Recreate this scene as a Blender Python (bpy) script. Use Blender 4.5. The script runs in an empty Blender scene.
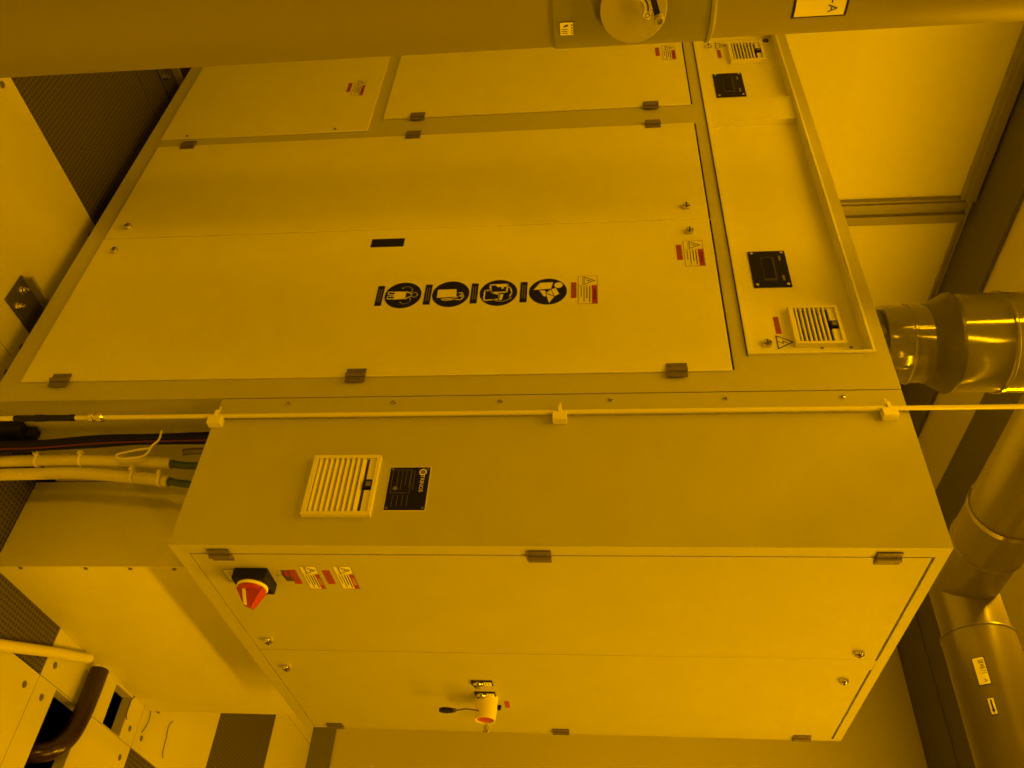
import bpy, bmesh, math, random
from mathutils import Vector, Matrix
random.seed(7)
SC = bpy.context.scene
COL = SC.collection
PI = math.pi

# ------------------------------------------------------------------ materials
def mat(name, col, rough=.5, metal=0., spec=.5, var=.06, scale=9., bump=0., clear=0.):
    m = bpy.data.materials.new(name); m.use_nodes = True
    nt = m.node_tree; N = nt.nodes; L = nt.links
    b = N['Principled BSDF']
    b.inputs['Roughness'].default_value = rough
    b.inputs['Metallic'].default_value = metal
    b.inputs['Specular IOR Level'].default_value = spec
    b.inputs['Coat Weight'].default_value = clear
    tc = N.new('ShaderNodeTexCoord')
    nz = N.new('ShaderNodeTexNoise'); nz.inputs['Scale'].default_value = scale
    nz.inputs['Detail'].default_value = 3
    L.new(tc.outputs['Object'], nz.inputs['Vector'])
    mx = N.new('ShaderNodeMix'); mx.data_type = 'RGBA'
    mx.inputs['A'].default_value = tuple(c*(1-var) for c in col) + (1,)
    mx.inputs['B'].default_value = tuple(min(1, c*(1+var)) for c in col) + (1,)
    L.new(nz.outputs['Fac'], mx.inputs['Factor'])
    L.new(mx.outputs['Result'], b.inputs['Base Color'])
    if bump:
        n2 = N.new('ShaderNodeTexNoise'); n2.inputs['Scale'].default_value = 260
        L.new(tc.outputs['Object'], n2.inputs['Vector'])
        bp = N.new('ShaderNodeBump'); bp.inputs['Strength'].default_value = bump
        bp.inputs['Distance'].default_value = .001
        L.new(n2.outputs['Fac'], bp.inputs['Height']); L.new(bp.outputs['Normal'], b.inputs['Normal'])
    return m

M = dict(
    door=mat('white_door_paint', (0.7, 0.7, 0.68), .42, bump=.08),
    grey=mat('light_grey_paint', (0.455, 0.455, 0.435), .45, bump=.08),
    box=mat('pale_grey_paint', (0.44, 0.44, 0.425), .45, bump=.08),
    base=mat('cream_paint', (0.7, 0.69, 0.65), .45, bump=.05),
    tray=mat('white_tray_paint', (0.7, 0.7, 0.67), .4),
    beige=mat('beige_plastic', (.72, .70, .62), .45),
    steel=mat('dull_steel', (0.17, 0.155, 0.14), .38, .6),
    hinge=mat('grey_hinge_metal', (0.16, 0.14, 0.13), .4, .3),
    chrome=mat('chrome', (.62, .60, .58), .16, 1.),
    black=mat('black_plastic', (0.008, 0.008, 0.008), .5, spec=.25),
    plate=mat('black_anodised', (0.008, 0.0075, 0.009), .55, spec=.2),
    print_=mat('black_print', (0.01, 0.01, 0.013), .7, spec=.2),
    faint=mat('grey_print', (.16, .15, .15), .6),
    gap=mat('dark_gap', (.05, .05, .05), .8),
    red=mat('red_print', (0.36, 0.03, 0.015), .6),
    redp=mat('red_plastic', (0.4, 0.03, 0.015), .3),
    paper=mat('white_sticker', (.80, .80, .76), .5),
    vinyl=mat('yellow_sticker', (.74, .72, .66), .5),
    pvc=mat('grey_pvc', (0.25, 0.235, 0.215), .52, spec=.3, var=.08, scale=5.),
    pvcd=mat('dark_grey_pvc', (0.06, 0.057, 0.053), .35, spec=.3, var=.08, scale=5.),
    anchor=mat('dark_anchor_steel', (.07, .065, .06), .45, .3),
    ductd=mat('dark_duct_pvc', (.125,.112,.095), .28, spec=.5, var=.08, scale=5.),
    clear=mat('grey_coated_pipe', (0.115, 0.11, 0.1), .10, spec=.6, var=.08, scale=4.),
    damper=mat('grey_damper_pvc', (.20, .20, .19), .4),
    disc=mat('grey_disc_plastic', (.34, .33, .31), .5),
    wallp=mat('white_wall_panel', (0.59, 0.585, 0.555), .5, var=.03, scale=1.5),
    walld=mat('tan_wall_panel', (0.52, 0.5, 0.465), .6, var=.04, scale=1.5),
    wallf=mat('grey_far_wall', (.24, .235, .22), .6, var=.04, scale=1.5),
    rail=mat('aluminium_rail', (0.27, 0.26, 0.245), .4, .25),
    ceil=mat('grey_ceiling_panel', (0.47, 0.45, 0.42), .7),
    bar=mat('dark_ceiling_grid', (0.1, 0.095, 0.09), .7),
    skirt=mat('dark_skirting', (.16, .155, .15), .6),
    tile=mat('cream_floor_tile', (0.52, 0.51, 0.47), .38, var=.10, scale=2.2),
    rim=mat('floor_tile_rim', (.46, .45, .42), .6),
    soil=mat('dark_subfloor', (.02, .02, .02), .9),
    hose=mat('brown_hose', (0.022, 0.009, 0.006), .25),
    white_h=mat('cream_hose', (.62, .60, .54), .5),
    rubber=mat('black_rubber', (0.006, 0.0055, 0.0055), .6, spec=.2),
    redline=mat('red_cable_stripe', (0.1, 0.008, 0.008), .5),
    green=mat('green_cable', (.035, .07, .04), .5),
    tie=mat('cream_cable_tie', (.78, .76, .68), .4),
    pipe=mat('cream_conduit', (.70, .68, .62), .28),
    shroud=mat('yellow_shroud', (.82, .76, .50), .4),
    wire=mat('thin_dark_wire', (.06, .03, .025), .5),
)

def perforated():
    m = bpy.data.materials.new('perforated_floor_metal'); m.use_nodes = True
    nt = m.node_tree; N = nt.nodes; L = nt.links; b = N['Principled BSDF']
    b.inputs['Roughness'].default_value = .55
    tc = N.new('ShaderNodeTexCoord')
    mp = N.new('ShaderNodeVectorMath'); mp.operation = 'MULTIPLY'; mp.inputs[1].default_value = (72, 72, 0)
    L.new(tc.outputs['Object'], mp.inputs[0])
    fr = N.new('ShaderNodeVectorMath'); fr.operation = 'FRACTION'; L.new(mp.outputs[0], fr.inputs[0])
    sb = N.new('ShaderNodeVectorMath'); sb.operation = 'SUBTRACT'; sb.inputs[1].default_value = (.5, .5, 0)
    L.new(fr.outputs[0], sb.inputs[0])
    ln = N.new('ShaderNodeVectorMath'); ln.operation = 'LENGTH'; L.new(sb.outputs[0], ln.inputs[0])
    lt = N.new('ShaderNodeMath'); lt.operation = 'LESS_THAN'; lt.inputs[1].default_value = .31
    L.new(ln.outputs['Value'], lt.inputs[0])
    mx = N.new('ShaderNodeMix'); mx.data_type = 'RGBA'
    mx.inputs['A'].default_value = (.080, .069, .060, 1); mx.inputs['B'].default_value = (.012, .01, .01, 1)
    L.new(lt.outputs[0], mx.inputs['Factor']); L.new(mx.outputs['Result'], b.inputs['Base Color'])
    return m
M['perf'] = perforated()

# ------------------------------------------------------------------ mesh builder
WORLD = {}      # object name -> world origin
class MB:
    def __init__(s): s.v = []; s.f = []; s.m = []; s.mats = []
    def mi(s, k):
        if k not in s.mats: s.mats.append(k)
        return s.mats.index(k)
    def face(s, pts, m):
        i = len(s.v); s.v += [tuple(p) for p in pts]; s.f.append(list(range(i, i+len(pts)))); s.m.append(s.mi(m))
    def add(s, vs, fs, m):
        i = len(s.v); s.v += [tuple(p) for p in vs]; k = s.mi(m)
        for f in fs: s.f.append([a+i for a in f]); s.m.append(k)
    def box(s, x0, x1, y0, y1, z0, z1, m):
        x0, x1 = sorted((x0, x1)); y0, y1 = sorted((y0, y1)); z0, z1 = sorted((z0, z1))
        vs = [(x0,y0,z0),(x1,y0,z0),(x1,y1,z0),(x0,y1,z0),(x0,y0,z1),(x1,y0,z1),(x1,y1,z1),(x0,y1,z1)]
        s.add(vs, [(0,3,2,1),(4,5,6,7),(0,1,5,4),(1,2,6,5),(2,3,7,6),(3,0,4,7)], m); return s
    def lathe(s, o, d, prof, m, n=40, caps=True, ref=None):
        o = Vector(o); d = Vector(d).normalized()
        r = Vector(ref) if ref else (Vector((0,0,1)) if abs(d.z) < .9 else Vector((1,0,0)))
        u = (r - d*r.dot(d)).normalized(); w = d.cross(u)
        vs = []; fs = []
        for (rad, h) in prof:
            for k in range(n):
                a = 2*PI*k/n
                vs.append(o + d*h + u*(rad*math.cos(a)) + w*(rad*math.sin(a)))
        for j in range(len(prof)-1):
            for k in range(n):
                k2 = (k+1) % n
                fs.append((j*n+k, j*n+k2, (j+1)*n+k2, (j+1)*n+k))
        if caps:
            if prof[0][0] > 1e-6: fs.append(tuple(reversed(range(n))))
            if prof[-1][0] > 1e-6: fs.append(tuple(range((len(prof)-1)*n, len(prof)*n)))
        s.add(vs, fs, m); return s
    def cyl(s, a, b, r, m, n=32, r2=None):
        a = Vector(a); b = Vector(b)
        return s.lathe(a, b-a, [(r, 0), (r if r2 is None else r2, (b-a).length)], m, n)
    def tube(s, pts, r, m, n=14, smooth=6):
        P = [Vector(p) for p in pts]
        if smooth and len(P) > 2:
            Q = []
            for i in range(len(P)-1):
                p0 = P[max(i-1,0)]; p1 = P[i]; p2 = P[i+1]; p3 = P[min(i+2,len(P)-1)]
                for k in range(smooth):
                    t = k/smooth
                    Q.append(.5*((2*p1)+(p2-p0)*t+(2*p0-5*p1+4*p2-p3)*t*t+(3*p1-p0-3*p2+p3)*t**3))
            Q.append(P[-1]); P = Q
        rs = r if callable(r) else (lambda t: r)
        vs = []; fs = []; u = None
        for i, p in enumerate(P):
            d = (P[min(i+1,len(P)-1)] - P[max(i-1,0)]).normalized()
            if u is None:
                a = Vector((0,0,1)) if abs(d.z) < .9 else Vector((1,0,0)); u = (a - d*a.dot(d)).normalized()
            else: u = (u - d*u.dot(d)).normalized()
            w = d.cross(u); rr = rs(i/(len(P)-1))
            for k in range(n):
                a = 2*PI*k/n; vs.append(p + u*(rr*math.cos(a)) + w*(rr*math.sin(a)))
        for j in range(len(P)-1):
            for k in range(n):
                k2 = (k+1)%n; fs.append((j*n+k, j*n+k2, (j+1)*n+k2, (j+1)*n+k))
        fs.append(tuple(reversed(range(n)))); fs.append(tuple(range((len(P)-1)*n, len(P)*n)))
        s.add(vs, fs, m); return s
    def build(s, name, parent=None, bevel=0., seg=2, label=None, smooth=30):
        v = [Vector(p) for p in s.v]
        lo = Vector([min(p[i] for p in v) for i in range(3)]); hi = Vector([max(p[i] for p in v) for i in range(3)])
        c = (lo+hi)/2
        if parent is None: c.z = lo.z
        me = bpy.data.meshes.new(name)
        me.from_pydata([tuple(p-c) for p in v], [], s.f)
        for k in s.mats: me.materials.append(M[k])
        for p, k in zip(me.polygons, s.m): p.material_index = k; p.use_smooth = True
        me.update()
        me.set_sharp_from_angle(angle=math.radians(smooth))
        o = bpy.data.objects.new(name, me); COL.objects.link(o)
        if parent is not None:
            o.parent = parent; o.location = c - WORLD[parent.name]
        else: o.location = c
        WORLD[o.name] = c
        if bevel:
            b = o.modifiers.new('bevel', 'BEVEL'); b.width = bevel; b.segments = seg
            b.limit_method = 'ANGLE'; b.angle_limit = math.radians(40); b.harden_normals = False
        if label: o['label'] = label
        return o

def thing(name, loc, label, cat, group=None):
    o = bpy.data.objects.new(name, None); COL.objects.link(o); o.location = loc
    o.empty_display_size = .1
    WORLD[o.name] = Vector(loc); tag(o, label, cat, group); return o
def tag(o, label, cat, group=None):
    o['label'] = label; o['category'] = cat
    if group: o['group'] = group
    return o
def struct(o): o['kind'] = 'structure'; return o

_tx = {}
def text(t, size=1.):
    """faces of a line of text, centred, cap height about .7*size"""
    if t not in _tx:
        cu = bpy.data.curves.new('t', 'FONT'); cu.body = t; cu.align_x = 'CENTER'; cu.align_y = 'CENTER'
        cu.resolution_u = 2
        ob = bpy.data.objects.new('t', cu); COL.objects.link(ob)
        dg = bpy.context.evaluated_depsgraph_get(); dg.update()
        me = ob.evaluated_get(dg).to_mesh()
        _tx[t] = [[(me.vertices[i].co.x, me.vertices[i].co.y) for i in p.vertices] for p in me.polygons]
        ob.evaluated_get(dg).to_mesh_clear()
        bpy.data.objects.remove(ob); bpy.data.curves.remove(cu)
    return [[(x*size, y*size) for x, y in f] for f in _tx[t]]

class Flat:
    """things printed on or laid against a plane: u to the right, v up, h out of the plane"""
    def __init__(s, O, U, V):
        s.O = Vector(O); s.U = Vector(U); s.V = Vector(V); s.N = s.U.cross(s.V); s.mb = MB()
    def p(s, u, v, h=0.): return s.O + s.U*u + s.V*v + s.N*h
    def poly(s, pts, m, h): s.mb.face([s.p(u, v, h) for u, v in pts], m); return s
    def rect(s, u0, u1, v0, v1, m, h): return s.poly([(u0,v0),(u1,v0),(u1,v1),(u0,v1)], m, h)
    def slab(s, u0, u1, v0, v1, h0, h1, m):
        a = [s.p(u0,v0,h0),s.p(u1,v0,h0),s.p(u1,v1,h0),s.p(u0,v1,h0),s.p(u0,v0,h1),s.p(u1,v0,h1),s.p(u1,v1,h1),s.p(u0,v1,h1)]
        s.mb.add(a, [(0,3,2,1),(4,5,6,7),(0,1,5,4),(1,2,6,5),(2,3,7,6),(3,0,4,7)], m); return s
    def disc(s, u, v, r, m, h, n=40, ru=None):
        return s.poly([(u+(ru or r)*math.cos(2*PI*k/n), v+r*math.sin(2*PI*k/n)) for k in range(n)], m, h)
    def puck(s, u, v, r, h0, h1, m, n=40):
        s.mb.lathe(s.p(u,v,h0), s.N, [(r,0),(r,h1-h0)], m, n); return s
    def stroke(s, pts, w, m, h, closed=False):
        n = len(pts)
        for i in range(n if closed else n-1):
            (x0,y0),(x1,y1) = pts[i], pts[(i+1)%n]
            L = math.hypot(x1-x0, y1-y0) or 1e-9; dx, dy = (x1-x0)/L*w/2, (y1-y0)/L*w/2
            s.poly([(x0-dx+dy,y0-dy-dx),(x1+dx+dy,y1+dy-dx),(x1+dx-dy,y1+dy+dx),(x0-dx-dy,y0-dy+dx)], m, h)
        return s
    def text(s, t, u, v, size, m, h):
        for f in text(t, size): s.poly([(u+x, v+y) for x, y in f], m, h)
        return s

def on_front(y): return ((0, y, 0), (1,0,0), (0,0,1))     # faces -y
def on_side(x): return ((x, 0, 0), (0,1,0), (0,0,1))      # faces +x

# ------------------------------------------------------------------ floor
TX = [-2.975,-2.375,-1.775,-1.175,-.6,0.,.6,1.2,1.8,2.4,3.0,3.6,4.2]
TY = [-6.,-5.296,-4.696,-4.096,-3.496,-2.896,-2.296,-1.696,-1.096,-.496,.104,.704,1.304,1.904,2.504,3.09]
def is_perf(x, y):
    if x < -1.175 and y < .104: return True
    if -.6 < x < 0 and .104 < y < .704: return True
    if x < 0 and 1.904 < y < 2.504: return True
    if x > 0 and y > 1.304: return True
    return False
fl = MB()
HOLES = {(5,11): (.004,.300,.800,.978), (4,11): (-.130,-.003,1.09,1.212)}
g = .0012
for i in range(len(TX)-1):
    for j in range(len(TY)-1):
        x0,x1,y0,y1 = TX[i]+g,TX[i+1]-g,TY[j]+g,TY[j+1]-g
        k = 'perf' if is_perf((x0+x1)/2,(y0+y1)/2) else 'tile'
        if (i,j) in HOLES:
            a,b,c,d = HOLES[(i,j)]
            for r in ((x0,x1,y0,c),(x0,x1,d,y1),(x0,a,c,d),(b,x1,c,d)): fl.box(r[0],r[1],r[2],r[3],-.035,0,k)
            for r in ((a,b,c,c+.001),(a,b,d-.001,d),(a,a+.001,c,d),(b-.001,b,c,d)): fl.box(r[0],r[1],r[2],r[3],-.036,-.001,'rim')
        else: fl.box(x0,x1,y0,y1,-.035,0,k)
        if k == 'tile' and -1.3 < x0 < .9 and -1.2 < y0 < 2.0:       # countersunk fixing screws at the corners
            for (cx,cy) in ((x0+.045,y1-.045),(x1-.045,y0+.045),(x0+.045,y0+.045),(x1-.045,y1-.045)):
                fl.lathe((cx,cy,-.001),(0,0,1),[(.011,0),(.009,.0022),(0,.0026)],'steel',14)
fl.box(-3.,4.2,-6.,3.09,-.42,-.40,'soil')
fo = struct(fl.build('floor'))

# ------------------------------------------------------------------ walls and ceiling
ZC = 3.18
wl = MB(); wl.box(-2.26,-2.2,-6.,3.09,0,ZC,'wallp'); struct(wl.build('wall_left'))
wb = MB(); wb.box(-2.26,4.2,3.09,3.15,0,ZC,'walld'); struct(wb.build('wall_back'))
wr = MB(); wr.box(4.2,4.26,-6.,3.15,0,ZC,'wallf'); struct(wr.build('wall_right'))
wf = MB(); wf.box(-2.26,4.26,-6.06,-6.,0,ZC,'wallf'); struct(wf.build('wall_front'))
bb = MB(); bb.box(-2.2,4.2,3.075,3.09,0,.118,'skirt'); bb.box(-2.2,4.2,3.078,3.09,.118,.128,'skirt')
struct(bb.build('baseboard_back', bevel=.002))
ce = MB(); ce.box(-2.26,4.26,-6.06,3.15,ZC,ZC+.06,'ceil'); struct(ce.build('ceiling'))
# ceiling grid
n = 0
def trim(mb, bevel=.002):
    global n; n += 1
    o = struct(mb.build('trim_%d' % n, bevel=bevel)); return o
t = MB(); t.box(-2.198,-1.875,-5.998,3.088,ZC-.012,ZC-.001,'bar'); t.box(-1.885,-1.868,-5.998,3.088,ZC-.02,ZC-.001,'bar'); trim(t)
t = MB(); t.box(-1.53,-1.27,-5.998,3.088,ZC-.014,ZC-.001,'bar'); t.box(-1.27,-1.262,-5.998,3.088,ZC-.02,ZC-.001,'rail'); trim(t)
t = MB(); t.box(-1.26,4.198,2.72,3.088,ZC-.016,ZC-.001,'bar'); t.box(-1.26,4.198,2.705,2.72,ZC-.020,ZC-.001,'bar'); t.box(-1.26,4.198,2.42,2.705,ZC-.012,ZC-.001,'bar'); trim(t)
# left wall: mullion with two ribs, header rails
t = MB()
t.box(-2.2,-2.178,.83,.955,0,ZC-.04,'rail')
t.box(-2.178,-2.168,.842,.872,0,ZC-.04,'rail'); t.box(-2.178,-2.160,.900,.945,0,ZC-.04,'rail')
trim(t)
t = MB(); t.box(-2.2,-2.165,-5.998,.83,ZC-.075,ZC-.024,'rail'); t.box(-2.165,-2.15,-5.998,.83,ZC-.06,ZC-.024,'rail'); trim(t)
t = MB(); t.box(-2.2,-2.185,.955,3.088,ZC-.045,ZC-.024,'rail'); trim(t)

# ------------------------------------------------------------------ shared small parts
def hinge(O, U, V, u, v, parent, k='hinge'):
    f = Flat(O, U, V)
    f.slab(u-.021,u-.003,v-.024,v+.024,0,.0035,k); f.slab(u+.003,u+.021,v-.024,v+.024,0,.0035,k)
    f.mb.cyl(f.p(u,v-.024,.004), f.p(u,v+.024,.004), .0062, k, 16)
    for du in (-.0125,.0125):
        for dv in (-.014,.014): f.puck(u+du,v+dv,.0035,.0034,.0048,'steel',10)
    return f.mb.build('hinge', parent, bevel=.0008)
def lock(O, U, V, u, v, parent, r=.013, name='quarter_turn_lock'):
    f = Flat(O, U, V)
    f.mb.lathe(f.p(u,v,0), f.N, [(r,0),(r,.004),(r*.86,.0085),(r*.5,.011),(0,.0118)], 'chrome', 28)
    f.slab(u-r*.55,u+r*.55,v-.0016,v+.0016,.0105,.0125,'gap')
    return f.mb.build(name, parent)
def screw(O, U, V, u, v, parent, r=.006, name='screw', k='steel'):
    f = Flat(O, U, V)
    f.mb.lathe(f.p(u,v,0), f.N, [(r,0),(r*.85,r*.45),(r*.35,r*.65),(0,r*.68)], k, 16)
    return f.mb.build(name, parent)
def warning(O, U, V, u0, u1, v0, v1, parent, back='vinyl', strong=True):
    """landscape safety sticker: pictogram block left, red header and lines of small print right"""
    f = Flat(O, U, V); w = u1-u0; h = v1-v0
    f.slab(u0,u1,v0,v1,0,.0005,back)
    us = u0+w*.34; e = .0008
    f.stroke([(u0,v0),(u1,v0),(u1,v1),(u0,v1)], .0012, 'faint', e, True)
    f.stroke([(us,v0),(us,v1)], .001, 'faint', e)
    f.stroke([(u0,v0+h*.22),(us,v0+h*.22)], .0009, 'faint', e)
    cu = (u0+us)/2; a = w*.135; vb = v0+h*.30
    f.stroke([(cu-a,vb),(cu+a,vb),(cu,vb+h*.56)], w*.02, 'print_', e, True)
    f.stroke([(cu-.004,vb+.005),(cu+.002,vb+.011),(cu-.002,vb+.012),(cu+.002,vb+.018)], .0016, 'print_', e)
    f.rect(us+.001,u1-.001,v1-h*.29,v1-.001,'red',e)
    f.text('DANGER',(us+u1)/2,v1-h*.15,h*.2,'paper' if strong else 'print_',e*1.5)
    for k in range(4):
        vv = v1-h*(.40+.15*k)
        f.rect(us+w*.04,u1-w*(.06+.13*(k%2)+.06*(k==3)),vv-.0012,vv+.0012,'print_' if k < 2 else 'faint',e)
    return f.mb.build('warning_sticker', parent)
def red_strip(O, U, V, u0, u1, v0, v1, parent, k='red'):
    f = Flat(O, U, V); f.slab(u0,u1,v0,v1,0,.0005,k)
    for j in range(2):
        vv = v0+(v1-v0)*(.35+.3*j); f.rect(u0+.006,u1-.006-.01*j,vv-.0009,vv+.0009,'faint',.0008)
    return f.mb.build('red_sticker', parent)
def triangle(O, U, V, cu, v0, w, h, parent):
    f = Flat(O, U, V)
    f.poly([(cu-w/2-.003,v0-.003),(cu+w/2+.003,v0-.003),(cu,v0+h+.005)],'vinyl',.0004)
    f.stroke([(cu-w/2,v0),(cu+w/2,v0),(cu,v0+h)], .0028,'print_',.0008,True)
    f.stroke([(cu+.003,v0+h*.62),(cu-.004,v0+h*.38),(cu+.004,v0+h*.36),(cu-.002,v0+h*.1)], .002,'print_',.0008)
    return f.mb.build('warning_triangle', parent)
def grille(O, U, V, u0, u1, v0, v1, parent, slots, t=.016):
    """square louvred filter grille with a grey latch at the middle of its top edge"""
    f = Flat(O, U, V); w = u1-u0
    f.slab(u0,u1,v0,v1,0,.004,'beige')
    b = .012
    f.slab(u0,u0+b*.7,v0,v1,.004,t,'beige'); f.slab(u1-b*.7,u1,v0,v1,.004,t,'beige')
    f.slab(u0+b*.7,u1-b*.7,v0,v0+b,.004,t,'beige')
    top = v1-.030
    cu = (u0+u1)/2
    f.slab(u0+b*.7,u1-b*.7,v1-.008,v1,.004,t*1.05,'beige')
    f.slab(u0+b*.7,cu-.014,top+.006,v1-.008,.004,t*.72,'beige'); f.slab(cu+.014,u1-b*.7,top+.006,v1-.008,.004,t*.72,'beige')
    f.rect(u0+b*.7,u1-b*.7,v0+b,top+.006,slots,.0045)
    nn = 7 if slots == 'black' else 9; p = (top-(v0+b))/nn
    for k in range(nn):
        a = v0+b+p*k+p*.30
        if slots == 'black': c0,c1 = (a,.0052),(a+p*.62,.0052); q = [(a,t),(a+p*.45,t*.96)]
        ua,ub = u0+b*.7,u1-b*.7
        hi = t*.98
        if slots == 'black':
            f.slab(ua,ub,a,a+p*.44,.005,hi,'beige')
        else:      # blades leaning outward, one over the next
            A = [f.p(ua,a-p*.28,.005),f.p(ub,a-p*.28,.005),f.p(ub,a+p*.62,.005),f.p(ua,a+p*.62,.005),
                 f.p(ua,a-p*.1,hi),f.p(ub,a-p*.1,hi),f.p(ub,a+p*.16,hi),f.p(ua,a+p*.16,hi)]
            f.mb.add(A,[(0,3,2,1),(4,5,6,7),(0,1,5,4),(1,2,6,5),(2,3,7,6),(3,0,4,7)],'beige')
    f.slab(cu-.0105,cu+.0105,top+.003,v1-.006,.004,t*.98,'black'); f.slab(cu-.006,cu+.006,top+.008,v1-.011,t*.98,t*1.06,'faint')
    return f.mb.build('vent_grille', parent, bevel=.0007, seg=1)

# ------------------------------------------------------------------ long process cabinet
cab = thing('process_cabinet', (-1.28,.55,0), 'long cabinet with hinged doors and four round safety pictograms on one door', 'cabinet')
X0,X1,D,ZB,ZT = -2.158,-.404,1.10,.058,2.236
RX0,RX1,RZ0,RZ1,RD = -2.108,-.520,1.922,2.199,.036
b = MB()
def plate_with_hole():
    # front skin split round the recess opening
    b.box(X0,X1,0,.03,ZB,RZ0,'grey'); b.box(X0,X1,0,.03,RZ1,ZT,'grey')
    b.box(X0,RX0,0,.03,RZ0,RZ1,'grey'); b.box(RX1,X1,0,.03,RZ0,RZ1,'grey')
plate_with_hole()
b.box(X0,X1,.045,D,ZB,ZT,'grey'); b.box(X0,X1,.03,.045,ZB,RZ0,'grey'); b.box(X0,X1,.03,.045,RZ1,ZT,'grey')
b.box(X0,RX0,.03,.045,RZ0,RZ1,'grey'); b.box(RX1,X1,.03,.045,RZ0,RZ1,'grey')
b.build('frame', cab)
for fx in (-2.05,-1.25,-.52):
    for fy in (.14,1.0):
        q = MB(); q.cyl((fx,fy,0),(fx,fy,.014),.032,'rubber',24); q.cyl((fx,fy,.014),(fx,fy,ZB+.002),.009,'steel',16); q.cyl((fx,fy,.03),(fx,fy,.04),.017,'steel',6)
        q.build('levelling_foot', cab)
# recessed tray along the top
tr = MB()
lip = .006
tr.box(RX0-lip,RX1+lip,RD-.001,RD+.008,RZ0-lip,RZ1+lip,'tray')
tr.box(RX0,RX0+.002,-.002,RD,RZ0,RZ1,'tray'); tr.box(RX1-.002,RX1,-.002,RD,RZ0,RZ1,'tray')
tr.box(RX0,RX1,-.002,RD,RZ0,RZ0+.002,'tray'); tr.box(RX0,RX1,-.002,RD,RZ1-.002,RZ1,'tray')
for r in ((RX0-lip,RX0,RZ0-lip,RZ1+lip),(RX1,RX1+lip,RZ0-lip,RZ1+lip),(RX0,RX1,RZ0-lip,RZ0),(RX0,RX1,RZ1,RZ1+lip)):
    tr.box(r[0],r[1],-.0065,-.0012,r[2],r[3],'tray')
tr.box(-1.668,-1.540,.013,RD,RZ0+.002,RZ1-.002,'tray')
tr.box(RX0-lip-.003,RX1+lip+.003,-.0012,-.0003,RZ0-lip-.0025,RZ0-lip,'gap')  # dark strip below the bottom lip, painted in as its shadow line
tray = tr.build('recessed_panel', cab)
TF = on_front(RD-.001)
for u0 in (-2.060,-.700): grille(*TF, u0, u0+.132, 2.038, 2.156, tray, 'black')
for (u0,u1) in ((-1.866,-1.716),(-.926,-.784)):
    f = Flat(*TF); v0,v1 = 1.970,2.066
    f.slab(u0,u1,v0,v1,0,.003,'plate')
    cu = (u0+u1)/2
    f.slab(cu-.046,cu+.046,v0+.030,v0+.064,.003,.0033,'gap'); f.slab(cu-.040,cu+.036,v0+.034,v0+.058,.003,.0062,'rubber')
    f.slab(cu-.05,cu-.03,v1-.020,v1-.014,.003,.0042,'faint'); f.slab(cu+.028,cu+.048,v1-.020,v1-.014,.003,.0042,'faint')
    for du in (u0+.009,u1-.009):
        for dv in (v0+.009,v1-.009): f.puck(du,dv,.0042,.003,.0048,'chrome',14)
    f.mb.build('black_cover_plate', tray, bevel=.0008)
for u in (-2.060,-.582): lock(*TF, u, 1.974, tray)
triangle(*TF, -.588,1.999,.044,.037, tray); red_strip(*TF, -.676,-.617,2.001,2.014, tray)
triangle(*TF, -2.066,2.001,.042,.036, tray); red_strip(*TF, -2.036,-1.980,2.001,2.014, tray)
for v in (2.101,2.168): screw(*TF, -.567, v, tray, .004)
screw(*TF, -2.082, 2.178, tray, .011, k='anchor')

# doors
DY = -.006
DF = on_front(DY)
def door(name, x0, x1, z0, z1, y1=-.0004):
    q = MB(); q.box(x0,x1,DY,y1,z0,z1,'door'); return q.build(name, cab, bevel=.0016)
dl = door('door',-1.5095,-1.0279,.117,1.875); dr = door('door',-1.0263,-.4637,.117,1.875)
du = door('door',-2.121,-1.6192,.8657,1.875)
pn = door('access_panel',-2.121,-1.5528,.110,.8245)
for (o_,x0,x1) in ((dl,-1.505,-1.032),(dr,-1.022,-.468),(du,-2.115,-1.624)):     # thin dark strip along the upper edge
    gk = MB(); gk.box(x0,x1,-.0052,-.0004,1.8755,1.8795,'rubber'); gk.build('door_top_strip', o_)
EDGE = on_front(DY-.0004)
for z in (.224,.9835,1.748):
    hinge(*EDGE,-1.510,z,dl); hinge(*EDGE,-.464,z,dr)
for z in (.9835,1.748): hinge(*EDGE,-1.620,z,du)
for (x,z,o) in ((-1.079,.1735,dl),(-.968,.1735,dr),(-1.082,1.8175,dl),(-.972,1.8175,dr)): lock(*DF,x,z,o,.0125)
for z in (.200,.712): screw(*DF,-1.568,z,pn,.005)
# stickers on the doors
f = Flat(*DF); f.slab(-.9835,-.9485,.937,1.031,0,.0008,'print_'); f.mb.build('black_sticker', dr)
warning(*DF,-.802,-.697,1.5185,1.567,dr,strong=False); red_strip(*DF,-.779,-.720,1.4995,1.5135,dr)
warning(*DF,-.932,-.830,1.797,1.8475,dr,strong=False); red_strip(*DF,-.917,-.856,1.777,1.792,dr)
warning(*DF,-1.876,-1.775,.727,.768,pn,strong=False); red_strip(*DF,-1.864,-1.803,.704,.718,pn)
warning(*DF,-2.007,-1.909,1.805,1.8485,du,strong=False); red_strip(*DF,-1.997,-1.939,1.781,1.795,du)

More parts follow.
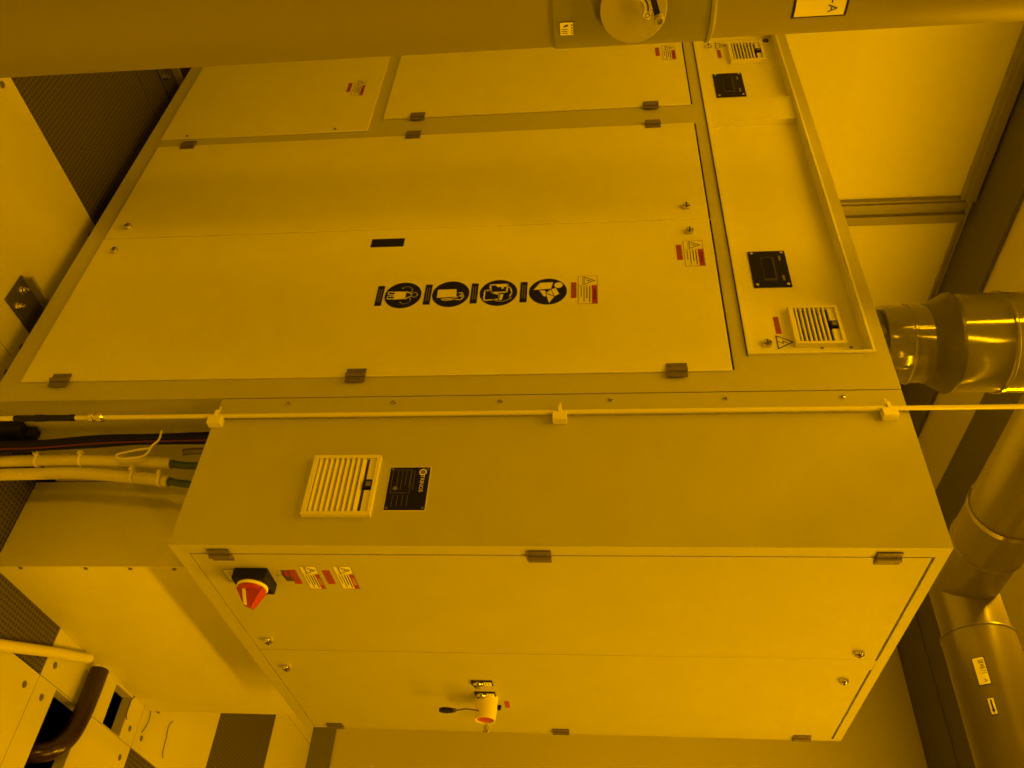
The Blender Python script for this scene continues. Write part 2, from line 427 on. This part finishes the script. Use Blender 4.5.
def pict(cz, draw):
    f = Flat(*DF); cu, r = -.747, .049
    f.puck(cu,cz,r,0,.0006,'print_',48)
    S = lambda pts: [(cu+a*r, cz+c*r) for a, c in pts]
    class D:
        poly = staticmethod(lambda pts, m='vinyl', h=.0010: f.poly(S(pts),m,h))
        line = staticmethod(lambda pts, w=.06, closed=False, m='vinyl', h=.0010: f.stroke(S(pts),w*r,m,h,closed))
        disc = staticmethod(lambda a,c,q,m='vinyl',h=.0010: f.disc(cu+a*r,cz+c*r,q*r,m,h))
        arc = staticmethod(lambda a,c,q,t0,t1,w=.06: f.stroke(S([(a+q*math.cos(math.radians(t0+(t1-t0)*k/12)),c+q*math.sin(math.radians(t0+(t1-t0)*k/12))) for k in range(13)]),w*r,'vinyl',.0010))
    draw(D); return f.mb.build('safety_pictogram', dr)
def apron(D):
    D.poly([(-.30,-.48),(.34,-.48),(.30,.16),(-.26,.16)])
    D.arc(0,.62,.17,0,360)
    D.line([(-.26,.16),(-.12,.42)],.07); D.line([(.30,.16),(.12,.42)],.07)
    D.arc(-.36,.16,.30,70,230); D.arc(.38,.16,.30,-50,110)
    D.line([(-.24,-.50),(-.28,-.82),(-.06,-.82),(-.04,-.50)],.07); D.line([(.06,-.50),(.08,-.82),(.30,-.82),(.26,-.50)],.07)
def gloves(D):
    D.poly([(-.34,-.72),(.30,-.72),(.22,.34),(-.36,.28)])
    D.line([(.40,-.48),(.34,.10),(.22,.44),(.06,.66),(-.02,.60)],.07); D.line([(.40,-.48),(.50,-.30),(.44,.20),(.48,.58),(.26,.72),(.06,.66)],.07)
    D.line([(.20,.50),(.22,.62)],.06); D.line([(-.06,.46),(-.10,.62),(.06,.66)],.06)
def visor(D):
    D.line([(-.62,-.48),(-.64,.46),(-.02,.44),(-.02,-.40)],.09,True)
    D.poly([(-.58,-.16),(-.60,.40),(-.44,.40),(-.44,-.10)])
    D.disc(-.36,.20,.07)
    D.line([(-.20,-.74),(.58,-.74),(.52,.04),(.14,.06),(-.02,-.40),(-.20,-.46)],.08,True)
    D.arc(.02,.16,.66,-38,52); D.poly([(.14,.06),(.58,.0),(.58,.20),(.12,.28)]); D.line([(-.46,.46),(-.36,.62),(.02,.72),(.30,.62)],.07)
def manual(D):
    D.disc(-.46,.55,.22)
    D.poly([(-.12,-.76),(-.68,-.44),(-.70,.26),(-.20,.16),(-.16,-.42)])
    D.poly([(-.10,-.46),(.36,-.22),(.42,-.12),(.16,-.06),(-.06,-.16)])
    D.poly([(.16,-.10),(.90,.08),(.42,.34),(-.14,.14)]); D.poly([(-.14,.18),(.38,.36),(.22,.60),(-.26,.40)])
    D.line([(.16,-.12),(.40,.36)],.05,m='print_',h=.0014)
for cz, d in ((1.059,apron),(1.186,gloves),(1.3115,visor),(1.440,manual)): pict(cz, d)
for cz in (.9965,1.125,1.248,1.377):
    f = Flat(*DF); f.slab(-.7855,-.709,cz-.009,cz+.009,0,.0006,'print_')
    for dv in (-.003,.003): f.rect(-.773,-.722,cz+dv-.0011,cz+dv+.0011,'faint',.0010)
    f.mb.build('caption_sticker', dr)

# ------------------------------------------------------------------ electrical cabinet
EX0,EY1,EZ0,EZ1 = -.352,1.062,.663,2.236
el = thing('electrical_cabinet', (-.176,.53,EZ0), 'boxy electrical cabinet with red rotary switch and emergency stop on its doors', 'cabinet')
b = MB()
b.box(EX0,-.020,0,EY1,EZ0,EZ1,'box')
b.box(-.020,0,0,.034,EZ0,EZ1,'box'); b.box(-.020,0,1.050,EY1,EZ0,EZ1,'box')
b.box(-.020,0,.034,1.050,EZ0,.6955,'box'); b.box(-.020,0,.034,1.050,2.2125,EZ1,'box')
b.box(-.020,-.001,.517,.572,2.205,2.213,'box')
b.box(-.402,EX0,.0015,EY1-.03,EZ0,EZ1,'box')
b.build('body', el)
for z in (.833,1.088,1.340,1.594,1.851,2.106): screw(*on_front(.0015),-.383,z,el,.0065,k='chrome')
CF = on_side(.001)
def edoor(y0,y1):
    q = MB(); q.box(-.018,.001,y0,y1,.698,2.2065,'box'); return q.build('door', el, bevel=.0012)
e1 = edoor(.0365,.5095); e2 = edoor(.5110,1.0475)
HG = on_side(.0012)
for z in (.766,1.442,2.124): hinge(*HG,.036,z,e1); hinge(*HG,1.041,z,e2)
for (y,z,o) in ((.450,.742,e1),(.613,.741,e2),(.467,2.160,e1),(.626,2.157,e2)): lock(*CF,y,z,o,.0125)
# front face grille and name plate
BF = on_front(0)
grille(*BF,-.222,-.067,.936,1.087,el,'gap',.013)
f = Flat(*BF); f.slab(-.197,-.083,1.109,1.201,0,.0008,'beige'); f.slab(-.195,-.085,1.111,1.199,.0008,.0016,'plate')
for du in (-.190,-.090):
    for dv in (1.116,1.194): f.puck(du,dv,.003,.0016,.0026,'steel',12)
f.disc(-.182,1.184,.0085,'vinyl',.0020); f.disc(-.182,1.184,.0055,'hinge',.0022)
f.text('TRINOS',-.152,1.184,.0125,'vinyl',.0020)
for k in range(5): f.rect(-.186,-.186+.05-.006*(k%3),1.166-.009*k,1.1668-.009*k,'faint',.0020)
f.stroke([(-.188,1.118),(-.128,1.118),(-.128,1.160),(-.188,1.160)],.0008,'faint',.0020,True)
f.disc(-.140,1.128,.005,'faint',.0020)
for k in range(4): f.rect(-.122,-.094,1.158-.011*k,1.1588-.011*k,'faint',.0020)
f.mb.build('name_plate', el)
# rotary isolator switch
f = Flat(*CF); f.slab(.092,.166,.775,.851,0,.026,'black'); sw = f.mb.build('switch_base', e1, bevel=.003)
f = Flat(*CF); cy,cz = .127,.813
f.mb.lathe(f.p(cy,cz,.026), f.N, [(.034,0),(.034,.005),(.032,.007),(.0,.0075)], 'paper', 36)
f.mb.lathe(f.p(cy,cz,.033), f.N, [(.0315,0),(.0315,.003),(.026,.008),(.0,.0085)], 'redp', 36)
A = [f.p(cy-.017,cz-.030,.036),f.p(cy+.017,cz-.030,.036),f.p(cy+.017,cz+.030,.036),f.p(cy-.017,cz+.030,.036),
     f.p(cy-.008,cz-.008,.070),f.p(cy+.008,cz-.008,.070),f.p(cy+.008,cz+.014,.078),f.p(cy-.008,cz+.014,.078)]
f.mb.add(A,[(0,3,2,1),(4,5,6,7),(0,1,5,4),(1,2,6,5),(2,3,7,6),(3,0,4,7)],'redp')
A = [f.p(cy-.0172,cz-.016,.036),f.p(cy-.0172,cz-.008,.036),f.p(cy-.0082,cz+.003,.074),f.p(cy-.0082,cz-.005,.072),
     f.p(cy-.020,cz-.016,.036),f.p(cy-.020,cz-.008,.036),f.p(cy-.0105,cz+.003,.076),f.p(cy-.0105,cz-.005,.074)]
f.mb.add(A,[(0,1,2,3),(7,6,5,4),(0,4,5,1),(1,5,6,2),(2,6,7,3),(3,7,4,0)],'paper')
f.mb.build('switch_handle', e1, bevel=.0015, label='red grip handle with cream stripe')
f = Flat(*CF); f.slab(.101,.150,.745,.770,0,.0005,'beige'); f.stroke([(.101,.745),(.150,.745),(.150,.770),(.101,.770)],.0014,'print_',.0009,True)
for k in range(3): f.rect(.108,.142-.006*k,.7635-.007*k,.7645-.007*k,'faint',.0009)
f.mb.build('switch_label', e1)
f = Flat(*CF); f.slab(.110,.134,.858,.880,0,.0005,'box'); f.text('OFF',.122,.864,.008,'faint',.0009); f.text('ON',.122,.874,.008,'faint',.0009); f.mb.build('switch_legend', e1)
f = Flat(*CF); f.slab(.102,.150,.876,.894,0,.0005,'steel'); f.rect(.106,.128,.880,.890,'red',.0009); f.mb.build('small_sticker', e1)
red_strip(*CF,.100,.162,.893,.910,e1); red_strip(*CF,.101,.161,.968,.985,e1)
warning(*CF,.084,.183,.922,.958,e1,'paper'); warning(*CF,.083,.182,.996,1.035,e1,'paper')
# push buttons and emergency stop on the second door
for y in (.694,.770):
    f = Flat(*CF)
    f.slab(y-.016,y+.016,1.221,1.277,0,.003,'black')
    f.slab(y-.011,y+.012,1.254,1.274,.003,.0042,'paper')
    for k in range(2): f.rect(y-.007,y+.007,1.259+.007*k,1.2605+.007*k,'faint',.0046)
    f.mb.lathe(f.p(y,1.238,.003), f.N, [(.0145,0),(.0145,.004),(.0125,.006),(.0115,.009),(.008,.011),(0,.0115)], 'chrome', 28)
    f.mb.build('push_button', e2)
f = Flat(*CF)
f.mb.lathe(f.p(.798,1.250,0), f.N, [(.0315,0),(.031,.006),(.0275,.061),(.0245,.061),(.0245,.047)], 'shroud', 40, caps=False)
f.mb.lathe(f.p(.798,1.250,.03), f.N, [(.0235,0),(.0235,.022),(.0235,.027),(0,.028)], 'redp', 36)
f.mb.build('emergency_stop_shroud', e2, label='cream-yellow emergency stop shroud with red button inside')
f = Flat(*CF); f.mb.lathe(f.p(.905,1.240,0), f.N, [(.011,0),(.011,.004),(.006,.006),(.006,.040),(.0085,.041),(.0085,.052),(.004,.056),(0,.0565)], 'chrome', 24)
f.mb.build('key_switch', e2)
f = Flat(*CF); f.mb.lathe(f.p(.852,1.279,0), f.N, [(.006,0),(.006,.003),(.004,.012),(0,.013)], 'black', 16); f.mb.build('indicator', e2)
red_strip(*CF,.819,.864,1.295,1.309,e2,'redp')
# key hanging on a short chain from the shroud
ky = thing('hanging_key', (.050,.757,1.126), 'black-headed key hanging on a thin chain below the red emergency stop', 'key')
q = MB()
q.tube([(.048,.7665,1.236),(.0475,.760,1.214),(.048,.757,1.198),(.050,.758,1.186),(.052,.757,1.172)], .0022, 'steel', 8); q.lathe((.052,.757,1.171),(0,1,0),[(.0062,-.001),(.0062,.001)],'steel',16)
q.build('chain', ky)
q = MB()
pr = [(-.004,.003),(-.010,.012),(-.0125,.026),(-.009,.040),(-.004,.047),(.004,.047),(.009,.040),(.0125,.026),(.010,.012),(.004,.003)]
for hh, flip in ((.048,True),(.056,False)):
    pts = [(hh,.757+a,1.128+c*.85) for a,c in pr]; q.face(pts[::-1] if not flip else pts,'black')
for k in range(len(pr)):
    (a,c),(a2,c2) = pr[k],pr[(k+1)%len(pr)]
    q.face([(.048,.757+a,1.128+c*.85),(.056,.757+a,1.128+c*.85),(.056,.757+a2,1.128+c2*.85),(.048,.757+a2,1.128+c2*.85)],'black')
q.build('key_head', ky)

# ------------------------------------------------------------------ low cabinet under it
BX,BY0,BY1,BT = -.137,.343,1.352,.58
ba = thing('base_cabinet', (-.45,.85,0), 'low cream cabinet on the floor below the electrical cabinet', 'cabinet')
q = MB(); q.box(-.402,BX,BY0,BY1,0,BT,'base'); q.build('body', ba, bevel=.003)
q = MB(); q.box(-.400,BX,BY0+.010,BY1-.010,BT-.002,EZ0,'grey'); q.build('spacer_frame', ba)
for z in (.075,.253,.373,.490): screw(*on_side(BX),.350,z,ba,.0055)
q = MB()
q.box(-.26,-.15,BY1,BY1+.055,0,.005,'steel'); q.box(-.26,-.15,BY1,BY1+.005,.005,.07,'steel'); q.cyl((-.20,BY1+.034,.005),(-.20,BY1+.034,.018),.011,'steel',6)
q.build('floor_bracket', ba, bevel=.001)

# ------------------------------------------------------------------ conduit with clips
cx, cyy, rr = -.338, -.0125, .0062
co = thing('conduit', (cx,cyy,0), 'thin cream vertical conduit clipped to the cabinet beside the screw strip', 'conduit')
q = MB(); q.cyl((cx,cyy,.0),(cx,cyy,.165),rr,'pipe',18); q.cyl((cx,cyy,.165),(cx,cyy,ZC-.002),rr*.86,'pipe',18); q.build('tube', co)
q = MB(); q.lathe((cx,cyy,.165),(0,0,1),[(.0068,0),(.0082,.006),(.0076,.05),(.0088,.055),(.0088,.075),(.0076,.08),(.0076,.14),(.0084,.142),(.0084,.152),(.006,.156)],'black',18); q.build('black_sleeve', co)
q = MB(); q.lathe((cx,cyy,.355),(0,0,1),[(.006,0),(.011,.003),(.011,.013),(.0075,.015),(.0075,.022),(.011,.024),(.011,.034),(.006,.038)],'chrome',18); q.build('coupling', co)
for z in (.674,1.479,2.190):
    q = MB(); q.box(cx+.004,cx+.026,-.0215,-.0002,z-.016,z+.016,'tie'); q.box(cx-.010,cx+.006,-.0225,-.0185,z-.004,z+.004,'tie'); q.box(cx-.012,cx-.008,-.0225,-.0005,z-.003,z+.003,'tie')
    q.box(cx-.030,cx-.012,-.011,-.009,z-.0022,z+.0022,'tie')
    q.build('cable_clip', co, bevel=.001)

# ------------------------------------------------------------------ cables below the electrical cabinet
q = MB()
q.tube([(-.322,.10,.002),(-.338,.10,.062),(-.342,.10,.168),(-.350,.10,.271),(-.357,.10,.375),(-.359,.10,.479),(-.362,.10,.664)], lambda t: .0150+.0012*math.sin(t*14), 'rubber', 16)
q.tube([(-.308,.092,.002),(-.324,.092,.062),(-.328,.092,.168),(-.336,.091,.271),(-.343,.091,.375),(-.345,.091,.479),(-.348,.091,.664)], .0024, 'redline', 8)
tag(q.build('black_cable'), 'black cable bundle with red stripe rising beside the conduit', 'cable')
def cream(pts, r, lab, ties, end):
    t_ = thing('cream_cable', pts[0], lab, 'cable', 'cream cables')
    q = MB(); q.tube(pts, r, 'white_h', 18); q.build('sheath', t_)
    q = MB(); q.tube(end, r*.62, 'green', 14); q.build('inner_cable', t_, label='dark green inner cable')
    for (x,y,z) in ties:
        q = MB(); q.lathe((x,y,z),(.05,.02,1),[(r+.0028,-.003),(r+.0034,0),(r+.0028,.003)],'tie',24); q.box(x-.012,x-.003,y-r-.010,y-r+.001,z-.004,z+.005,'tie')
        q.build('cable_tie', t_)
    return t_
c1 = [(-.320,.14,.002),(-.322,.14,.05),(-.325,.14,.155),(-.326,.14,.262),(-.319,.14,.424),(-.313,.14,.508)]
c2 = [(-.290,.155,.002),(-.292,.155,.056),(-.2945,.155,.162),(-.295,.155,.269),(-.280,.155,.434),(-.270,.155,.510)]
cream(c1,.0152,'upper cream sheathed cable next to the black cable',[(-.3248,.14,.15),(-.326,.14,.268)],[c1[-1],(-.308,.142,.545),(-.308,.145,.61),(-.312,.147,.664)])
cream(c2,.0150,'lower cream sheathed cable with green inner ends beside the low cabinet',[(-.283,.152,.415),(-.273,.152,.490)],[c2[-1],(-.262,.155,.550),(-.258,.158,.61),(-.256,.158,.664)])
q = MB(); q.tube([(-.338,.128,.535),(-.342,.128,.56),(-.342,.128,.61),(-.342,.128,.664)], .0085, 'hinge', 12); tag(q.build('grey_cable_stub'),'short grey cable end entering the electrical cabinet above the cream cables','cable')
q = MB()
pts = [(-.358,.066,.498),(-.330,.066,.500),(-.316,.072,.485),(-.300,.090,.462),(-.298,.098,.400),(-.312,.100,.385),(-.318,.092,.43),(-.314,.078,.478)]
q.tube(pts,.0026,'tie',8); tag(q.build('cable_tie_loop'),'loose cream cable tie looped between black and cream cables','cable tie')
q = MB(); q.box(-.402,-.368,.070,.125,0,.112,'rubber'); q.box(-.400,-.370,.092,.122,.112,.138,'rubber')
tag(q.build('cable_junction_block', bevel=.006),'black rubber junction block on the floor at the foot of the conduit','junction block')

# ------------------------------------------------------------------ anchor brackets in front of the long cabinet
for (x, lab) in ((-.745,'dull steel floor anchor with two bolts at the near end of the long cabinet'),(-1.955,'dull steel floor anchor with bolts at the far end behind the foreground duct')):
    a = thing('floor_anchor', (x,-.02,0), lab, 'anchor', 'floor anchors')
    q = MB(); q.box(x-.048,x+.048,-.075,.06,0,.008,'anchor'); q.box(x-.048,x+.048,.052,.06,.008,.05,'anchor'); q.build('plate', a, bevel=.002)
    q = MB(); q.box(x-.048,x-.040,-.07,.045,  .008,.036,'rail'); q.build('rib', a, bevel=.001)
    for dx in (-.012,.032):
        q = MB(); q.lathe((x+dx,-.048+dx*.4,.008),(0,0,1),[(.013,0),(.013,.003),(.009,.003),(.009,.011),(.005,.011),(.005,.022),(0,.023)],'chrome',6); q.build('bolt', a)

# ------------------------------------------------------------------ floor level odds and ends by the low cabinet
q = MB(); q.tube([(.30,-.62,.016),(.20,-.12,.016),(.10,.22,.016),(.014,.481,.016),(-.057,.683,.016),(-.100,.815,.016),(-.118,.868,.016)], .0150, 'white_h', 18)
tag(q.build('cream_hose'),'cream pipe lying across the floor tiles to the low cabinet','pipe')
q = MB(); q.tube([(-.103,.916,.034),(-.03,.914,.036),(.045,.910,.035),(.105,.900,.028),(.150,.875,.004),(.166,.850,-.05),(.168,.845,-.16),(.168,.845,-.39)], lambda t: .0275, 'hose', 24)
tag(q.build('brown_hose'),'shiny brown hose bending down into the square floor cut-out','hose')
for (pts,lab) in (([(-.137,1.215,.004),(-.115,1.20,.003),(-.08,1.20,.003),(-.06,1.215,.003)],'shortest dark wire on the floor nearest the small floor cut-out'),
                  ([(-.137,1.345,.004),(-.115,1.355,.003),(-.085,1.350,.003),(-.06,1.335,.003)],'middle dark wire on the cream floor tile'),
                  ([(-.165,1.52,.005),(-.14,1.505,.003),(-.10,1.515,.003),(-.06,1.52,.003),(-.04,1.535,.003)],'longest dark wire on the floor beside the perforated strip')):
    q = MB(); q.tube(pts,.0014,'wire',6); tag(q.build('thin_wire'),lab,'wire','thin wires on the floor')

# ------------------------------------------------------------------ foreground vertical duct with damper
ax, ay, R = -.849, -.7255, .103
fd = thing('vertical_duct', (ax,ay,0), 'dull vertical duct in the foreground with round damper disc and lever', 'duct')
q = MB(); q.cyl((ax,ay,0),(ax,ay,1.487),R,'pvc',72); q.build('lower_pipe', fd)
q = MB(); q.cyl((ax,ay,1.803),(ax,ay,ZC-.001),R,'pvc',72); q.build('upper_pipe', fd)
q = MB(); q.lathe((ax,ay,1.480),(0,0,1),[(R,0),(R+.001,.006),(R+.004,.010),(R+.004,.309),(R+.0075,.311),(R+.0075,.317),(R,.323)],'damper',72); db = q.build('damper_body', fd)
def polar(a, r, z): return Vector((ax+r*math.cos(a), ay+r*math.sin(a), z))
an = math.radians(-6); nrm = Vector((math.cos(an), math.sin(an), 0)); tan = Vector((-math.sin(an), math.cos(an), 0))
dO = Vector((ax,ay,1.643)) + nrm*(R+.005)
def dflat(h): return Flat(dO+nrm*h, tan, (0,0,1))
q = dflat(0); q.mb.cyl(dO-nrm*.02, dO+nrm*.016, .030,'damper',32); q.puck(0,0,.063,.013,.019,'disc',64); disc = q.mb.build('damper_disc', fd, bevel=.0012)
def arcpts(r, t0, t1, k=16): return [(r*math.cos(math.radians(t0+(t1-t0)*i/k)), r*math.sin(math.radians(t0+(t1-t0)*i/k))) for i in range(k+1)]
q = dflat(.019); a_, b_ = arcpts(.036,54,184), arcpts(.0205,54,184)
for i in range(16): q.poly([b_[i],a_[i],a_[i+1],b_[i+1]],'vinyl',.0006)
q.stroke(arcpts(.0275,84,150),.0022,'print_',.0011)
q.text('O',.0117,.0258,.013,'print_',.0011); q.text('C',-.0272,.0042,.013,'red',.0011)
for i in range(0,17,2): q.stroke([tuple(c*.0335/.036 for c in a_[i]),a_[i]],.0009,'faint',.0011)
q.mb.build('position_scale', disc)
q = dflat(.019); q.mb.cyl(q.p(-.040,-.004,0),q.p(-.040,-.004,.022),.007,'steel',18)
for P0,P1 in (((.0115,.046),(-.040,.030)),((-.040,.030),(-.040,-.006))):
    dx,dy = P1[0]-P0[0],P1[1]-P0[1]; l_ = math.hypot(dx,dy); ox,oy = -dy/l_*.0055,dx/l_*.0055
    c4 = [(P0[0]+ox,P0[1]+oy),(P1[0]+ox,P1[1]+oy),(P1[0]-ox,P1[1]-oy),(P0[0]-ox,P0[1]-oy)]
    A = [q.p(u,v,.014) for u,v in c4]+[q.p(u,v,.022) for u,v in c4]
    q.mb.add(A,[(0,3,2,1),(4,5,6,7),(0,1,5,4),(1,2,6,5),(2,3,7,6),(3,0,4,7)],'black')
q.mb.build('lever', fd)
q = dflat(.019); q.mb.lathe(q.p(.0115,.0465,.012), q.N, [(.0085,0),(.0095,.003),(.0095,.020),(.008,.024),(.0055,.024),(.0055,.020)],'disc',28); q.mb.build('lever_knob', fd)
def wrap(mb, a0, a1, z0, z1, r, m, k=10):
    for i in range(k):
        t0 = math.radians(a0+(a1-a0)*i/k); t1 = math.radians(a0+(a1-a0)*(i+1)/k)
        mb.face([polar(t0,r,z0),polar(t1,r,z0),polar(t1,r,z1),polar(t0,r,z1)],m)
def wraptext(mb, t, a, z, size, r, m):
    for f in text(t,size): mb.face([polar(math.radians(a)+x/r,r,z+y) for x,y in f],m)
q = MB(); wrap(q,-58,20,1.944,2.046,R+.0006,'print_',24); wrap(q,-56.4,18.1,1.949,2.041,R+.0011,'vinyl',24)
wraptext(q,'-',1.5,2.017,.026,R+.0016,'print_'); wraptext(q,'A',9.5,2.017,.025,R+.0016,'print_')
q.build('duct_label', fd)
q = MB(); wrap(q,5.8,23.4,1.501,1.529,R+.0047,'print_',8); wrap(q,6.6,22.8,1.502,1.528,R+.0052,'paper',8)
for k in range(4): wrap(q,9.0+3.4*k,10.6+3.4*k,1.5235,1.5270,R+.0057,'faint',1)
wrap(q,9.2,11.2,1.512,1.518,R+.0057,'print_',1); wrap(q,10.4,12.0,1.509,1.513,R+.0057,'print_',1)
for k in range(3): wrap(q,14+2.6*k,15+2.6*k,1.505,1.5165,R+.0057,'faint',1)
q.build('rating_sticker', fd)

# ------------------------------------------------------------------ exhaust duct on top of the long cabinet
vx, vy, r1, r2 = -.97, .45, .118, .150
ed = thing('exhaust_duct', (vx,vy,2.236), 'glossy vertical exhaust duct rising from the cabinet top, widening upward', 'duct')
q = MB(); q.lathe((vx,vy,2.2365),(0,0,1),[(r1+.03,0),(r1+.03,.008),(r1-.012,.008),(r1-.012,.19)],'pvcd',72); q.build('collar', ed)
q = MB(); q.lathe((vx,vy,2.412),(0,0,1),[(r1-.014,0),(r1,.0),(r1+.001,.004),(r1+.001,.07),(r1+.004,.073),(r1+.004,.079),(r1,.082),(r1,.135)],'clear',72); q.build('lower_pipe', ed)
q = MB(); q.lathe((vx,vy,2.540),(0,0,1),[(r1+.001,0),(r1+.004,.004),(r1+.005,.012),(r2-.004,.052),(r2+.003,.062),(r2+.003,.072)],'pvcd',72); q.build('reducer', ed)
q = MB(); q.lathe((vx,vy,2.608),(0,0,1),[(r2,0),(r2,.134),(r2+.005,.137),(r2+.005,.144),(r2+.001,.148),(r2+.001,ZC-2.608-.001)],'clear',72); q.build('upper_pipe', ed)

# ------------------------------------------------------------------ ceiling level duct with elbow
Ex, Ey, Ez, RC = -.528, 1.124, 2.728, .105
cd = thing('ceiling_duct', (Ex,Ey,Ez-RC), 'large brownish duct with an elbow and two small labels running below the ceiling', 'duct')
# mitred elbow: two short legs meeting on the 45 degree plane
YR, XR = .857, -.349
q = MB(); n_ = 64; re_ = RC-.005
ring = lambda f_: [f_(re_*math.cos(2*PI*k/n_), re_*math.sin(2*PI*k/n_)) for k in range(n_)]
A = ring(lambda c,s_: (Ex+c, YR-.01, Ez+s_)); B_ = ring(lambda c,s_: (Ex+c, Ey-c, Ez+s_)); C_ = ring(lambda c,s_: (XR+.01, Ey-c, Ez+s_))
fs = []
for j in range(2):
    for k in range(n_):
        k2 = (k+1)%n_; fs.append((j*n_+k,(j+1)*n_+k,(j+1)*n_+k2,j*n_+k2))
q.add(A+B_+C_, fs, 'ductd'); q.build('elbow', cd)
q = MB(); q.lathe((Ex,YR,Ez),(0,-1,-.012),[(RC-.008,0),(RC+.003,.001),(RC+.0045,.006),(RC,.010),(RC,5.998+YR-.01)],'ductd',72); q.build('pipe', cd)
q = MB(); q.lathe((Ex,.672,Ez-.0022),(0,-1,-.012),[(RC+.001,-.010),(RC+.0050,-.010),(RC+.0050,.008),(RC+.001,.008)],'chrome',72,caps=False); q.build('clamp_band', cd)
q = MB(); q.lathe((XR,Ey,Ez),(1,0,-.012),[(RC-.008,0),(RC+.004,.001),(RC+.005,.006),(RC+.002,.010),(RC+.002,4.19-XR)],'ductd',72); lp = q.build('pipe', cd)
def xw(mb, x0, x1, a0, a1, r, m, k=6):
    for i in range(k):
        t0 = math.radians(a0+(a1-a0)*i/k); t1 = math.radians(a0+(a1-a0)*(i+1)/k)
        P_ = lambda x,t_: (x, Ey+r*math.cos(t_), Ez-.012*(x-Ex)+r*math.sin(t_))
        mb.face([P_(x0,t0),P_(x1,t0),P_(x1,t1),P_(x0,t1)],m)
def xtext(mb, s_, x, a, size, r, m):
    for f in text(s_,size):
        mb.face([(x+u, Ey+r*math.cos(math.radians(a)-v/r), Ez-.012*(x-Ex)+r*math.sin(math.radians(a)-v/r)) for u,v in f],m)
q = MB(); xw(q,-.243,-.160,-157,-138.5,RC+.0026,'print_'); xw(q,-.241,-.162,-156,-139.5,RC+.0032,'paper')
xtext(q,'열배기',-.214,-150.5,.0165,RC+.0038,'print_'); xtext(q,'-A',-.174,-150.5,.012,RC+.0038,'print_')
q.build('duct_label', lp)
q = MB(); xw(q,-.1225,-.0745,-153.6,-143.4,RC+.0026,'print_'); xw(q,-.121,-.076,-152.8,-144.2,RC+.0032,'paper')
xw(q,-.117,-.088,-149.6,-147.4,RC+.0038,'print_'); 
for k in range(6): xw(q,-.089+.0016*k,-.0874+.0016*k,-148.5-2.4*(1-k/6),-148.5+2.4*(1-k/6),RC+.0038,'print_',2)
q.build('flow_arrow_label', lp)

# ------------------------------------------------------------------ lamps (yellow clean-room tubes on the ceiling)
def lamp(x, y, sx, sy, w, rz=0):
    l = bpy.data.lights.new('yellow_tube', 'AREA'); l.shape = 'RECTANGLE'; l.size = sx; l.size_y = sy
    l.energy = w; l.color = (1., .452, .0)
    o = bpy.data.objects.new('yellow_tube', l); COL.objects.link(o); o.location = (x,y,ZC-.03); o.rotation_euler = (0,0,rz)
LAMPS = [(-.82,.80,56),(1.4,.5,60),(2.6,-.75,38),(-1.2,-1.9,11.5),(1.4,2.2,46),(1.2,-5.0,112),(-.2,-1.0,20),(-1.0,-1.0,20)]
for lx, ly, le in LAMPS:
    if le > 0: lamp(lx, ly, .12, 1.2, le)
w = bpy.data.worlds.new('room'); SC.world = w; w.use_nodes = True
w.node_tree.nodes['Background'].inputs['Color'].default_value = (.05,.027,0,1)
w.node_tree.nodes['Background'].inputs['Strength'].default_value = 0.

# ------------------------------------------------------------------ camera (held on its side)
cam = bpy.data.cameras.new('camera'); co_ = bpy.data.objects.new('camera', cam); COL.objects.link(co_)
cam.sensor_fit = 'HORIZONTAL'; cam.sensor_width = 36; cam.lens = 845.94/1024*36; cam.clip_start = .05
Rm = Matrix(((-0.056077, 0.086418, 0.994680), (-0.750014, -0.661248, 0.015166), (0.659040, -0.745173, 0.101895)))
co_.matrix_world = Matrix.Translation((.8763,-1.4834,1.5667)) @ Rm.transposed().to_4x4()
SC.camera = co_
SC.view_settings.view_transform = 'Standard'; SC.view_settings.look = 'None'
SC.view_settings.gamma = 1; SC.view_settings.use_curve_mapping = False
SC.view_settings.exposure = 0.
